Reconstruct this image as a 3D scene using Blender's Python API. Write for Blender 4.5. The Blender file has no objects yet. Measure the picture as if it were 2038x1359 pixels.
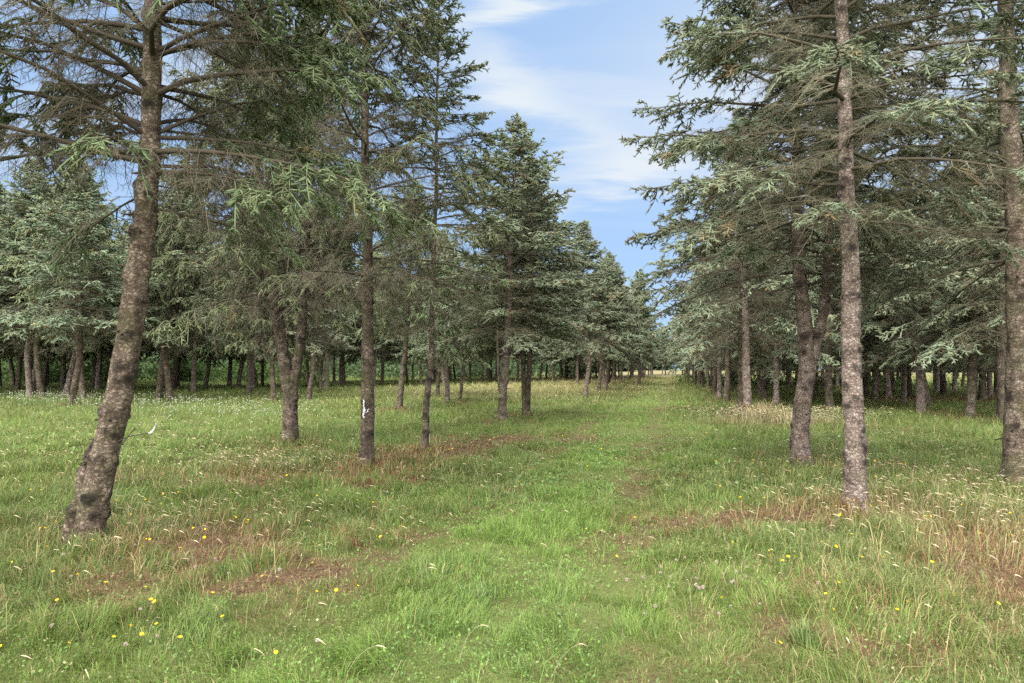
# A grassy ride between rows of spruces, overcast-bright summer day.
import bpy, math, time
import numpy as np
T0 = time.time()
RAD = math.radians
scene = bpy.context.scene
COL = scene.collection

# ------------------------------------------------------------------ mesh helpers
class MB:
    """collects triangles with a material index and an RGBA value per vertex"""
    def __init__(s):
        s.v, s.f, s.c, s.m, s.n = [], [], [], [], 0
    def add(s, v, f, c=None, mat=0):
        v = np.asarray(v, np.float32).reshape(-1, 3); f = np.asarray(f, np.int64).reshape(-1, 3)
        if len(v) == 0 or len(f) == 0: return
        if c is None: c = np.zeros((len(v), 4), np.float32)
        c = np.asarray(c, np.float32)
        if c.ndim == 1: c = np.tile(c, (len(v), 1))
        s.v.append(v); s.f.append((f + s.n).astype(np.int32)); s.c.append(c)
        s.m.append(np.full(len(f), mat, np.int32)); s.n += len(v)
    def mesh(s, name, mats, smooth=False):
        v = np.concatenate(s.v); f = np.concatenate(s.f); c = np.concatenate(s.c); m = np.concatenate(s.m)
        me = bpy.data.meshes.new(name)
        me.vertices.add(len(v)); me.vertices.foreach_set('co', v.ravel())
        nf = len(f)
        me.loops.add(nf * 3); me.loops.foreach_set('vertex_index', f.ravel())
        me.polygons.add(nf)
        me.polygons.foreach_set('loop_start', np.arange(0, nf * 3, 3, dtype=np.int32))
        me.polygons.foreach_set('loop_total', np.full(nf, 3, np.int32))
        if m.any(): me.polygons.foreach_set('material_index', m)
        me.polygons.foreach_set('use_smooth', np.full(nf, smooth, bool))
        a = me.attributes.new('col', 'FLOAT_COLOR', 'POINT'); a.data.foreach_set('color', c.ravel())
        me.update(calc_edges=True)
        for mt in mats: me.materials.append(mt)
        return me

def link(o, parent=None):
    COL.objects.link(o)
    if parent is not None: o.parent = parent
    return o
def obj(name, me, parent=None, loc=None):
    o = link(bpy.data.objects.new(name, me), parent)
    if loc is not None: o.location = loc
    return o
def tag(o, label=None, cat=None, group=None, kind=None):
    if label: o['label'] = label
    if cat: o['category'] = cat
    if group: o['group'] = group
    if kind: o['kind'] = kind
    return o
def norm(a):
    return a / np.maximum(np.linalg.norm(a, axis=-1, keepdims=True), 1e-9)

# value noise -----------------------------------------------------------------
_tab = np.random.default_rng(7).random((256, 256))
def vnoise(x, y):
    xi = np.floor(x).astype(int); yi = np.floor(y).astype(int)
    fx = x - xi; fy = y - yi
    fx = fx * fx * (3 - 2 * fx); fy = fy * fy * (3 - 2 * fy)
    g = lambda a, b: _tab[a & 255, b & 255]
    return (g(xi, yi) * (1 - fx) + g(xi + 1, yi) * fx) * (1 - fy) + (g(xi, yi + 1) * (1 - fx) + g(xi + 1, yi + 1) * fx) * fy
def fbm(x, y, o=4):
    s = 0; a = .5; t = 0
    for i in range(o):
        s = s + a * vnoise(x * 2 ** i + 17.3 * i, y * 2 ** i + 5.1 * i); t += a; a *= .5
    return s / t
def sstep(a, b, x):
    t = np.clip((x - a) / (b - a), 0, 1); return t * t * (3 - 2 * t)

def tubes(P, Rr, sides, mb, c=None, mat=0, rng=None):
    """P (n,k,3) polylines, Rr (n,k) radii -> open tubes"""
    n, k, _ = P.shape
    if n == 0: return
    T = np.empty_like(P); T[:, 1:-1] = P[:, 2:] - P[:, :-2]; T[:, 0] = P[:, 1] - P[:, 0]; T[:, -1] = P[:, -1] - P[:, -2]
    T = norm(T)
    ref = np.tile(np.array([0.31, 0.23, 0.92]), (n, 1))
    flip = np.abs(T[:, 0, 2]) > .75
    ref[flip] = np.array([0.95, .21, .1])
    U = norm(np.cross(T, ref[:, None, :])); V = np.cross(T, U)
    th = np.arange(sides) * 2 * np.pi / sides
    ring = P[:, :, None, :] + Rr[:, :, None, None] * (np.cos(th)[None, None, :, None] * U[:, :, None, :] + np.sin(th)[None, None, :, None] * V[:, :, None, :])
    idx = np.arange(n * k * sides).reshape(n, k, sides)
    a = idx[:, :-1, :]; b = np.roll(a, -1, 2); d = idx[:, 1:, :]; e = np.roll(d, -1, 2)
    f = np.concatenate([np.stack([a, b, e], -1).reshape(-1, 3), np.stack([a, e, d], -1).reshape(-1, 3)])
    if c is not None and np.ndim(c) == 2:            # per path
        c = np.repeat(c, k * sides, 0)
    mb.add(ring.reshape(-1, 3), f, c, mat)

def needles(P, D, L, m, nl, w, mb, c, rng, mat=0):
    """shoots: each one m needle triangles round the axis P + t D"""
    n = len(P)
    if n == 0: return
    D = norm(D)
    ref = norm(rng.normal(size=(n, 3))); U = norm(np.cross(D, ref)); V = np.cross(D, U)
    t = (np.arange(m)[None, :] + rng.random((n, m))) / m
    ang = np.arange(m)[None, :] * 2.4 + rng.random((n, 1)) * 6.28 + rng.normal(size=(n, m)) * .3
    B = P[:, None] + D[:, None] * (t * L[:, None])[..., None]
    rad = U[:, None] * np.cos(ang)[..., None] + V[:, None] * np.sin(ang)[..., None]
    tan = -U[:, None] * np.sin(ang)[..., None] + V[:, None] * np.cos(ang)[..., None]
    fw = .75
    ln = nl * (1.1 - .45 * t) * rng.uniform(.8, 1.2, (n, m))
    tip = B + (rad * math.sqrt(1 - fw * fw) + D[:, None] * fw) * ln[..., None]
    v = np.stack([B - tan * w / 2, B + tan * w / 2, tip], 2).reshape(-1, 3)
    cc = np.repeat(c, m * 3, 0)
    cc = cc.copy(); cc[:, 0] += np.tile(np.array([-.08, -.08, .1]), n * m)
    mb.add(v, np.arange(len(v)).reshape(-1, 3), cc, mat)

# ------------------------------------------------------------------ materials
def new_mat(name):
    m = bpy.data.materials.new(name); m.use_nodes = True
    nt = m.node_tree; nt.nodes.clear()
    return m, nt, nt.nodes, nt.links
def N(nt, t, **kw):
    n = nt.nodes.new(t)
    for k, v in kw.items(): setattr(n, k, v)
    return n
def ramp(nt, stops, interp='LINEAR'):
    r = N(nt, 'ShaderNodeValToRGB'); cr = r.color_ramp; cr.interpolation = interp
    while len(cr.elements) < len(stops): cr.elements.new(.5)
    for e, (p, c) in zip(cr.elements, stops): e.position = p; e.color = (*c, 1)
    return r
def noise(nt, vec, scale, detail=4, rough=.6, dist=0):
    n = N(nt, 'ShaderNodeTexNoise'); n.inputs['Scale'].default_value = scale; n.inputs['Detail'].default_value = detail
    n.inputs['Roughness'].default_value = rough; n.inputs['Distortion'].default_value = dist
    if vec is not None: nt.links.new(vec, n.inputs['Vector'])
    return n
def mixc(nt, fac, a, b, mode='MIX'):
    m = N(nt, 'ShaderNodeMix', data_type='RGBA', blend_type=mode)
    for s, v in ((m.inputs[0], fac), (m.inputs[6], a), (m.inputs[7], b)):
        if hasattr(v, 'is_output'): nt.links.new(v, s)
        elif isinstance(v, tuple): s.default_value = (*v, 1)
        else: s.default_value = v
    return m.outputs[2]
def math_(nt, op, a, b=None, c=None, clamp=False):
    m = N(nt, 'ShaderNodeMath', operation=op); m.use_clamp = clamp
    for i, v in enumerate((a, b, c)):
        if v is None: continue
        if hasattr(v, 'is_output'): nt.links.new(v, m.inputs[i])
        else: m.inputs[i].default_value = v
    return m.outputs[0]

def bark_mat(name, dark, mid, light, scale=1.0, moss=.25, bump=.9):
    m, nt, nd, lk = new_mat(name)
    tc = N(nt, 'ShaderNodeTexCoord'); oi = N(nt, 'ShaderNodeObjectInfo')
    off = N(nt, 'ShaderNodeVectorMath', operation='ADD'); lk.new(tc.outputs['Object'], off.inputs[0])
    comb = N(nt, 'ShaderNodeCombineXYZ'); lk.new(math_(nt, 'MULTIPLY', oi.outputs['Random'], 37.0), comb.inputs[2])
    lk.new(comb.outputs[0], off.inputs[1])
    mp = N(nt, 'ShaderNodeMapping'); mp.inputs['Scale'].default_value = (1, 1, 1.35); lk.new(off.outputs[0], mp.inputs['Vector'])
    v = mp.outputs[0]
    n1 = noise(nt, v, 24 * scale, 6, .75, .6)
    n2 = noise(nt, v, 7 * scale, 4, .6, .3)
    n3 = noise(nt, v, 2.2, 3, .55)
    vo = N(nt, 'ShaderNodeTexVoronoi', feature='DISTANCE_TO_EDGE'); vo.inputs['Scale'].default_value = 26 * scale
    wv = mixc(nt, .12, v, n1.outputs['Color'], 'ADD'); lk.new(wv, vo.inputs['Vector'])
    crack = N(nt, 'ShaderNodeMapRange'); crack.inputs['From Min'].default_value = 0; crack.inputs['From Max'].default_value = .16
    lk.new(vo.outputs['Distance'], crack.inputs['Value'])
    s = math_(nt, 'MULTIPLY_ADD', n2.outputs['Fac'], .60, math_(nt, 'MULTIPLY', n1.outputs['Fac'], .68))
    r = ramp(nt, [(.50, dark), (.63, mid), (.79, light)]); lk.new(s, r.inputs['Fac'])
    c = mixc(nt, math_(nt, 'SUBTRACT', 1, math_(nt, 'MULTIPLY_ADD', crack.outputs[0], .55, .45)), r.outputs[0], dark)
    # moss and pale lichen patches
    mm = ramp(nt, [(.60 - moss * .25, (0, 0, 0)), (.74 - moss * .2, (1, 1, 1))]); lk.new(n3.outputs['Fac'], mm.inputs['Fac'])
    c = mixc(nt, math_(nt, 'MULTIPLY', mm.outputs[0], .35 + .4 * moss), c, (.075, .075, .03))
    li = noise(nt, v, 11, 5, .7); lr = ramp(nt, [(.62, (0, 0, 0)), (.72, (1, 1, 1))]); lk.new(li.outputs['Fac'], lr.inputs['Fac'])
    c = mixc(nt, math_(nt, 'MULTIPLY', lr.outputs[0], .3), c, tuple(x * 1.15 for x in light))
    # knots and resin written by the mesh (R = dark knot, G = pale resin, B = wood red)
    at = N(nt, 'ShaderNodeAttribute', attribute_name='col'); sp = N(nt, 'ShaderNodeSeparateColor'); lk.new(at.outputs['Color'], sp.inputs[0])
    c = mixc(nt, math_(nt, 'MULTIPLY', sp.outputs[0], .95), c, tuple(x * .22 for x in dark))
    c = mixc(nt, sp.outputs[2], c, (.09, .10, .035))
    hv = N(nt, 'ShaderNodeHueSaturation'); lk.new(c, hv.inputs['Color'])
    lk.new(math_(nt, 'MULTIPLY_ADD', oi.outputs['Random'], .5, .75), hv.inputs['Value'])
    lk.new(math_(nt, 'MULTIPLY_ADD', oi.outputs['Random'], -.3, 1.1), hv.inputs['Saturation'])
    bs = N(nt, 'ShaderNodeBsdfPrincipled'); lk.new(hv.outputs[0], bs.inputs['Base Color']); bs.inputs['Roughness'].default_value = .9
    bs.inputs['Specular IOR Level'].default_value = .25
    h = math_(nt, 'MULTIPLY_ADD', n1.outputs['Fac'], .7, math_(nt, 'MULTIPLY_ADD', crack.outputs[0], .35, n2.outputs['Fac']))
    bp = N(nt, 'ShaderNodeBump'); bp.inputs['Strength'].default_value = bump; bp.inputs['Distance'].default_value = .025
    lk.new(h, bp.inputs['Height']); lk.new(bp.outputs[0], bs.inputs['Normal'])
    o = N(nt, 'ShaderNodeOutputMaterial'); lk.new(bs.outputs[0], o.inputs[0])
    return m

def leaf_mat(name, stops, brown=(.20, .11, .045), trans=.25, var=.35, rough=.65):
    """R of col walks the ramp, G turns it brown"""
    m, nt, nd, lk = new_mat(name)
    at = N(nt, 'ShaderNodeAttribute', attribute_name='col'); sp = N(nt, 'ShaderNodeSeparateColor'); lk.new(at.outputs['Color'], sp.inputs[0])
    r = ramp(nt, stops); lk.new(sp.outputs[0], r.inputs['Fac'])
    c = mixc(nt, sp.outputs[1], r.outputs[0], brown)
    oi = N(nt, 'ShaderNodeObjectInfo'); hv = N(nt, 'ShaderNodeHueSaturation'); lk.new(c, hv.inputs['Color'])
    lk.new(math_(nt, 'MULTIPLY_ADD', oi.outputs['Random'], var, 1 - var / 2), hv.inputs['Value'])
    lk.new(math_(nt, 'MULTIPLY_ADD', oi.outputs['Random'], .04, .48), hv.inputs['Hue'])
    bs = N(nt, 'ShaderNodeBsdfPrincipled'); bs.inputs['Roughness'].default_value = rough
    bs.inputs['Specular IOR Level'].default_value = .3
    lk.new(hv.outputs[0], bs.inputs['Base Color'])
    tr = N(nt, 'ShaderNodeBsdfTranslucent'); lk.new(hv.outputs[0], tr.inputs['Color'])
    mx = N(nt, 'ShaderNodeMixShader'); mx.inputs[0].default_value = trans
    lk.new(bs.outputs[0], mx.inputs[1]); lk.new(tr.outputs[0], mx.inputs[2])
    o = N(nt, 'ShaderNodeOutputMaterial'); lk.new(mx.outputs[0], o.inputs[0])
    return m

def vcol_mat(name, trans=.3, rough=.6, spec=.25):
    m, nt, nd, lk = new_mat(name)
    at = N(nt, 'ShaderNodeAttribute', attribute_name='col')
    bs = N(nt, 'ShaderNodeBsdfPrincipled'); bs.inputs['Roughness'].default_value = rough; bs.inputs['Specular IOR Level'].default_value = spec
    lk.new(at.outputs['Color'], bs.inputs['Base Color'])
    tr = N(nt, 'ShaderNodeBsdfTranslucent'); lk.new(at.outputs['Color'], tr.inputs['Color'])
    mx = N(nt, 'ShaderNodeMixShader'); mx.inputs[0].default_value = trans
    lk.new(bs.outputs[0], mx.inputs[1]); lk.new(tr.outputs[0], mx.inputs[2])
    o = N(nt, 'ShaderNodeOutputMaterial'); lk.new(mx.outputs[0], o.inputs[0])
    return m

BARK_BROWN = bark_mat('bark_brown', (.045, .032, .023), (.155, .115, .082), (.32, .26, .20), .8, .5)
BARK_GREY = bark_mat('bark_grey', (.06, .042, .034), (.215, .163, .132), (.38, .315, .27), .9, .12)
BARK_DARK = bark_mat('bark_dark', (.030, .022, .016), (.105, .078, .056), (.235, .19, .145), .8, .45)
TWIG = leaf_mat('twig_bark', [(0, (.042, .034, .022)), (.3, (.075, .063, .042)), (.7, (.130, .116, .076)), (1, (.19, .185, .125))], trans=0, var=.3, rough=.9)
GREEN = leaf_mat('needles_green', [(0, (.058, .084, .044)), (.4, (.114, .149, .068)), (.75, (.18, .222, .115)), (1, (.27, .32, .20))], (.15, .12, .055), .22)
BLUE = leaf_mat('needles_blue_grey', [(0, (.088, .114, .070)), (.4, (.150, .188, .116)), (.75, (.215, .262, .168)), (1, (.30, .34, .225))], (.19, .135, .07), .2)
VCOL = vcol_mat('grass_blade'); 
VDRY = vcol_mat('dry_seed', .2, .8)

# ------------------------------------------------------------------ spruces
LODS = [  # body sides and radius of a shoot, loose needles on it, their length and width, twig spacing, shoot spacing, shoot length factor
    dict(b=4, r=.0085, m=18, nl=.026, w=.0060, ds=.10, dt=.035, sl=1.0, sides=8),
    dict(b=4, r=.0105, m=12, nl=.030, w=.0085, ds=.110, dt=.056, sl=1.1, sides=7),
    dict(b=4, r=.0165, m=6, nl=.036, w=.013, ds=.125, dt=.080, sl=1.3, sides=6),
    dict(b=4, r=.021, m=4, nl=.050, w=.022, ds=.155, dt=.110, sl=1.6, sides=5),
    dict(b=3, r=.036, m=3, nl=.080, w=.042, ds=.22, dt=.18, sl=2.5, sides=4),
]
def shoots(P, D, L, Q, mb, c, rng):
    """plump needle-clad shoots: a tapering body and loose needles standing off it"""
    n = len(P)
    if n == 0: return
    D = norm(D); t = np.array([0, .18, .62, 1.0])
    C = P[:, None] + D[:, None] * (L[:, None] * t)[..., None]
    C[..., 2] += (L * .10)[:, None] * t ** 2
    R = np.array([.35, 1.0, .92, .12]) * Q['r'] * rng.uniform(.75, 1.15, n)[:, None]
    tubes(C, R, Q['b'], mb, c)
    needles(P, D, L, Q['m'], Q['nl'], Q['w'], mb, c, rng)
class Axis:
    def __init__(s, pts, H, wob=.0, seed=0):
        pts = np.array(pts, float)              # z, x, y
        if pts.shape[1] == 2: pts = np.hstack([pts, np.zeros((len(pts), 1))])
        z0, zl = pts[0, 0], pts[-1, 0]
        if zl < H:
            k = max(len(pts) - 3, 0); sl = (pts[-1, 1:] - pts[k, 1:]) / max(zl - pts[k, 0], .1) * .5
            pts = np.vstack([pts, [[H, *(pts[-1, 1:] + sl * (H - zl))]]])
        s.zz = np.linspace(z0, H, 160)
        xs = [np.interp(s.zz, pts[:, 0], pts[:, i]) for i in (1, 2)]
        K = np.hanning(13); K /= K.sum()
        s.xy = []
        r = np.random.default_rng(seed)
        for x in xs:
            xp = np.concatenate([2 * x[0] - x[6:0:-1], x, 2 * x[-1] - x[-2:-8:-1]]); x = np.convolve(xp, K, 'valid')
            x = x + wob * (np.interp(s.zz, np.linspace(z0, H, 12), r.normal(size=12) * .5) - 0) * sstep(z0, z0 + .6, s.zz)
            s.xy.append(x)
    def __call__(s, z):
        return np.stack([np.interp(z, s.zz, s.xy[0]), np.interp(z, s.zz, s.xy[1]), z], -1)

def trunk(mb, ax, z0, H, r0, rng, sides=36, ring=.035, knots=60, lumpy=.06, flare=.35, resin=None, taper=.85, mat=0, kb=.02, ks=1.0):
    n = max(int((H - z0) / ring), 12)
    u = np.linspace(0, 1, n); z = z0 + (H - z0) * u
    if flare and z0 < .2: z = np.concatenate([[-.25], z]); 
    C = ax(np.maximum(z, z0)); C[:, 2] = z
    zz = np.maximum(z - z0, 0)
    r = r0 * (np.maximum(1 - zz / (H - z0), 0) ** taper * .96 + .02) + r0 * flare * np.exp(-zz / .16)
    th = np.linspace(0, 2 * np.pi, sides, endpoint=False)
    TH, Z = np.meshgrid(th, z)
    ph = rng.random() * 6.28
    lob = np.cos(TH * 3 + ph + Z * .5) * .5 + np.cos(TH * 5 + 2 * ph - Z) * .3
    n1 = fbm(TH / 6.283 * 8 % 8 + rng.random() * 90, Z * 3.2, 3) - .5
    n1 = n1 * (1 - sstep(.85, 1, TH / 6.283)) + (fbm((TH - 6.283) / 6.283 * 8 + 64, Z * 3.2, 3) - .5) * sstep(.85, 1, TH / 6.283)
    Rr = r[:, None] * (1 + lumpy * 2.2 * n1 + lob * (.035 + .22 * np.exp(-np.maximum(Z - z0, 0) / .28) * (1 if flare else 0)))
    dark = np.zeros_like(Rr)
    for k in range(int(knots * min(1, (H - z0) / 8))):
        kz = z0 + (H - z0) * rng.random() ** 1.7 * .85; kt = rng.random() * 6.28; s = rng.uniform(.018, .042) * (.7 + r0 * 2) * ks
        if kz - z0 < .3 and flare: continue
        sel = np.abs(z - kz) < s * 4
        if not sel.any(): continue
        rr = np.interp(kz, z, r)
        dt = (TH[sel] - kt + np.pi) % (2 * np.pi) - np.pi
        q = (dt * rr) ** 2 + ((Z[sel] - kz) * 1.1) ** 2
        hgt = rng.uniform(.4, 1.3) * kb
        Rr[sel] += hgt * np.exp(-q / (2 * s * s)) - hgt * .7 * np.exp(-q / (2 * (s * .45) ** 2))
        dark[sel] = np.maximum(dark[sel], np.minimum(1, np.exp(-q / (2 * (s * .8) ** 2)) * 1.5) * rng.uniform(.55, 1))
    tang = norm(np.gradient(C, axis=0)); U = norm(np.cross(tang, np.array([0, 1., 0]))); V = np.cross(U, tang)
    P = C[:, None] + Rr[..., None] * (np.cos(TH)[..., None] * U[:, None] + np.sin(TH)[..., None] * V[:, None])
    c = np.zeros((*Rr.shape, 4)); c[..., 0] = dark
    k = len(z); idx = np.arange(k * sides).reshape(k, sides)
    a = idx[:-1]; b = np.roll(a, -1, 1); d = idx[1:]; e = np.roll(d, -1, 1)
    f = np.concatenate([np.stack([a, b, e], -1).reshape(-1, 3), np.stack([a, e, d], -1).reshape(-1, 3)])
    mb.add(P.reshape(-1, 3), f, c.reshape(-1, 4), mat)
    return lambda q: np.interp(q, z, r)

def crown(lm, cm, ax, zb, H, R, rng, lod, style, rad, extra=None, live=1.0, zdead=None, wh=.36, open_az=None):
    """lm limbs-and-bare-twigs builder, cm needle builder"""
    Q = LODS[lod]
    lz, la, lL, le = [], [], [], []
    z = zb; a0 = rng.random() * 6
    while z < H - .12:
        u = (H - z) / (H - zb)
        n = rng.integers(*style.get('nl', (4, 7)))
        prof = R * min(1, u / .72) ** .82 * (1 - .12 * max(0, u - .72) / .28)
        a0 += 1.1
        for i in range(n):
            lz.append(z + rng.normal() * .04); la.append(a0 + i * 6.283 / n + rng.normal() * .22)
            lL.append(max(prof * rng.uniform(.72, 1.16), .14)); le.append(0)
        for i in range(style.get('ni', 3)):
            lz.append(z + rng.random() * .3); la.append(rng.random() * 6.283); lL.append(max(prof * rng.uniform(.35, .85), .1)); le.append(0)
        z += wh * (.5 + .5 * u) * rng.uniform(.8, 1.2)
    lz = np.minimum(np.array(lz), H - .06); la = np.array(la); lL = np.array(lL)
    u = np.clip((H - lz) / (H - zb), 0, 1)
    e0 = RAD(52) * (1 - u) ** 1.3 + RAD(style['e']) * u + rng.normal(size=len(lz)) * RAD(7)
    if open_az is not None:                     # the shaded-out, self-pruned side of the tree
        da = (la - open_az + np.pi) % (2 * np.pi) - np.pi
        kp = ~((np.abs(da) < RAD(36)) & (lz < zb + 3.0) & (rng.random(len(lz)) < .55)) | (lL < .5)
        lz, la, lL, u, e0 = [q[kp] for q in (lz, la, lL, u, e0)]
    dead = np.zeros(len(lz), bool)
    if zdead is not None:                       # dead, leafless limbs below the living crown
        k = int((zb - zdead) * 9)
        lz = np.concatenate([lz, rng.uniform(zdead, zb, k)]); la = np.concatenate([la, rng.random(k) * 6.283])
        lL = np.concatenate([lL, R * rng.uniform(.15, .6, k)]); u = np.concatenate([u, np.ones(k)])
        e0 = np.concatenate([e0, rng.normal(size=k) * .2 + RAD(style['e'])]); dead = np.concatenate([dead, np.ones(k, bool)])
    thick = 0.005 + .0085 * lL
    if extra:
        for (ez, eaz, eL, ee, er) in extra:
            lz = np.append(lz, ez); la = np.append(la, RAD(eaz)); lL = np.append(lL, eL); e0 = np.append(e0, RAD(ee)); u = np.append(u, .9)
            thick = np.append(thick, er); dead = np.append(dead, False)
    n = len(lz); K = 8
    t = np.linspace(0, 1, K)
    ca = np.stack([np.cos(la), np.sin(la), 0 * la], -1); side = np.stack([-np.sin(la), np.cos(la), 0 * la], -1)
    sag = style['sag'] * (.25 + .75 * u) * rng.uniform(.6, 1.4, n); up = style['up'] * rng.uniform(.5, 1.5, n)
    base = ax(lz)
    wig = np.cumsum(rng.normal(size=(n, K)) * .018, 1) * np.minimum(1, np.arange(K))
    P = base[:, None] + ca[:, None] * (lL[:, None] * t * np.cos(e0)[:, None])[..., None] + side[:, None] * (wig * lL[:, None])[..., None]
    P[..., 2] += lL[:, None] * (np.sin(e0)[:, None] * t - sag[:, None] * t ** 2.2 + up[:, None] * t ** 4) + wig[:, ::-1] * 0 + np.cumsum(rng.normal(size=(n, K)) * .008, 1) * lL[:, None]
    Rl = thick[:, None] * (1 - .86 * t)
    tone = rng.random(n)[:, None] * np.array([.22, 0, 0, 0]) + np.array([.0, 0, 0, 1])
    tubes(P, Rl, Q['sides'], lm, tone)
    # secondaries
    cnt = np.maximum((lL / Q['ds'] * style.get('dens', 1)).astype(int) * 2, 3)
    li = np.repeat(np.arange(n), cnt); j = np.arange(len(li)) - np.repeat(np.cumsum(cnt) - cnt, cnt)
    f = .10 + .9 * (j + rng.random(len(j))) / cnt[li]
    f = np.minimum(f, .995)
    sg = np.where(rng.random(len(li)) < .5, -1., 1.)
    fi = np.minimum((f * (K - 1)).astype(int), K - 2); fr = f * (K - 1) - fi
    A = P[li, fi]; B = P[li, fi + 1]; S0 = A + (B - A) * fr[:, None]; T = norm(B - A)
    Sd = norm(np.cross(T, np.array([0, 0, 1.])))
    ph = RAD(56) + rng.normal(size=len(li)) * RAD(11)
    D = norm(T * np.cos(ph)[:, None] + Sd * (np.sin(ph) * sg)[:, None] + np.array([0, 0, 1.]) * (rng.normal(size=len(li)) * .22 + style['lift'])[:, None])
    l2 = np.clip(.55 * (1 - f) * lL[li] + .13, .08, style['l2']) * rng.uniform(.55, 1.12, len(li))
    thr = style['bare'] * np.clip(u[li], 0, 1) ** .7
    al = rng.random(len(li)) < sstep(thr - .14, thr + .14, f + rng.normal(size=len(li)) * .06) * live
    al &= ~dead[li]
    keep = al | (rng.random(len(li)) < .88); 
    li, f, S0, T, D, l2, al, sg = [x[keep] for x in (li, f, S0, T, D, l2, al, sg)]
    ns = len(li); K2 = 4; t2 = np.linspace(0, 1, K2)
    dr = style['droop'] * rng.uniform(.5, 1.5, ns)
    P2 = S0[:, None] + D[:, None] * (l2[:, None] * t2)[..., None]
    P2[..., 2] -= (dr * l2)[:, None] * t2 ** 2
    P2 += rng.normal(size=P2.shape) * (.065 * l2)[:, None, None] * (t2 > 0)[None, :, None]
    r2 = (.0022 + .0042 * l2)[:, None] * (1 - .65 * t2) * (1 if lod < 2 else 1.25)
    tone2 = (rng.random(ns) * .5 + np.where(al, .1, .35))[:, None] * np.array([1, 0, 0, 0]) + np.array([0, 0, 0, 1.])
    tubes(P2, r2, 3, lm, tone2)
    brown = np.where(rng.random(ns) < style['brown'], rng.uniform(.4, 1, ns), rng.random(ns) ** 3 * .35)
    # needles along the living secondaries
    w = np.where(al)[0]
    fresh = sstep(.45, 1.0, f) * .30
    def shootcol(i, add):
        c = np.zeros((len(i), 4)); c[:, 0] = np.clip(.20 + fresh[i] + add + rng.normal(size=len(i)) * .13, .02, .98)
        c[:, 1] = np.clip(brown[i] + rng.normal(size=len(i)) * .1, 0, 1); c[:, 3] = 1
        return c
    for s in range(K2 - 1):
        d = P2[w, s + 1] - P2[w, s]
        shoots(P2[w, s], d, np.linalg.norm(d, axis=1) * 1.05, Q, cm, shootcol(w, .04 * s), rng)
    # tertiaries
    cnt = np.maximum((l2 / Q['dt']).astype(int) * 2, 2)
    si = np.repeat(np.arange(ns), cnt); g = .12 + .86 * rng.random(len(si))
    gi = np.minimum((g * (K2 - 1)).astype(int), K2 - 2); gr = g * (K2 - 1) - gi
    A = P2[si, gi]; B = P2[si, gi + 1]; S3 = A + (B - A) * gr[:, None]; T3 = norm(B - A)
    Sd = norm(np.cross(T3, np.array([0.02, 0, 1.]))); sg = np.where(rng.random(len(si)) < .5, -1., 1.)
    ph = RAD(50) + rng.normal(size=len(si)) * RAD(14)
    D3 = norm(T3 * np.cos(ph)[:, None] + Sd * (np.sin(ph) * sg)[:, None] + np.array([0, 0, 1.]) * (rng.normal(size=len(si)) * .28 - style['hang'] + .05)[:, None])
    l3 = np.clip(.34 * (1 - g) * l2[si] + .045, .04, .105) * rng.uniform(.7, 1.25, len(si)) * Q['sl']
    a3 = al[si] & (g > rng.random(len(si)) * .45 * u[li[si]] - .02)
    w = np.where(a3)[0]
    shoots(S3[w], D3[w], l3[w], Q, cm, shootcol(si[w], .06), rng)
    w = np.where(~a3 & (rng.random(len(si)) < style.get('twigs', .8)))[0]
    rr = (.0014 if lod < 1 else .0019 if lod < 2 else .003 if lod < 3 else .006)
    bend = rng.normal(size=(len(w), 3)) * .012
    P3 = np.stack([S3[w], S3[w] + D3[w] * (l3[w] * .6)[:, None] + bend, S3[w] + D3[w] * (l3[w] * 1.15)[:, None] - np.array([0, 0, .012])], 1)
    tubes(P3, np.tile(np.array([rr, rr * .85, rr * .4]), (len(w), 1)), 3, lm, tone2[si[w]] * np.array([1, 0, 0, 1]) + rng.random(len(w))[:, None] * np.array([.2, 0, 0, 0]))
    # leader
    top = ax(np.array([H - .05]))[0]
    if ax.zz[-1] >= H - .01:
        nn = 14; zz = np.linspace(-.35, .12, nn); az = rng.random(nn) * 6.28
        shoots(top + np.stack([0 * zz, 0 * zz, zz], -1), np.stack([np.cos(az) * .5, np.sin(az) * .5, 1 + 0 * az], -1), np.full(nn, .16), Q, cm,
                np.tile(np.array([[.45, 0, 0, 1.]]), (nn, 1)), rng)

def stubs(mb, ax, z0, z1, rad, n, rng, lmax=.12):
    z = z0 + (z1 - z0) * rng.random(n) ** .8; a = rng.random(n) * 6.283
    d = np.stack([np.cos(a), np.sin(a), rng.normal(size=n) * .25 - .05], -1)
    L = rad(z) + .02 + lmax * rng.random(n) ** 2
    C = ax(z)
    P = np.stack([C, C + d * (rad(z) * .8)[:, None], C + d * L[:, None] - np.array([0, 0, .01])], 1)
    r = rng.uniform(.005, .013, n)
    c = np.zeros((n, 4)); c[:, 0] = rng.uniform(.1, .7, n)
    tubes(P, np.stack([r * 1.6, r * 1.3, r * .7], 1), 6, mb, c)

BLUE_STYLE = dict(e=-4, sag=.24, up=.10, lift=.02, l2=.62, bare=.56, droop=.22, hang=.05, brown=.05, nl=(4, 6))
GREEN_STYLE = dict(e=10, sag=.26, up=.05, lift=-.12, l2=.72, bare=.50, droop=.62, hang=.38, brown=.05, nl=(4, 6), ni=2)
HERO_STYLE_A = dict(e=14, sag=.26, up=.02, lift=-.08, l2=.55, bare=.62, droop=.62, hang=.30, brown=.04, nl=(4, 6), ni=2)
RIGHT_STYLE = dict(e=-2, sag=.30, up=.06, lift=.0, l2=.58, bare=.68, droop=.38, hang=.10, brown=.07, twigs=.7, nl=(3, 5), ni=2)

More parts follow.
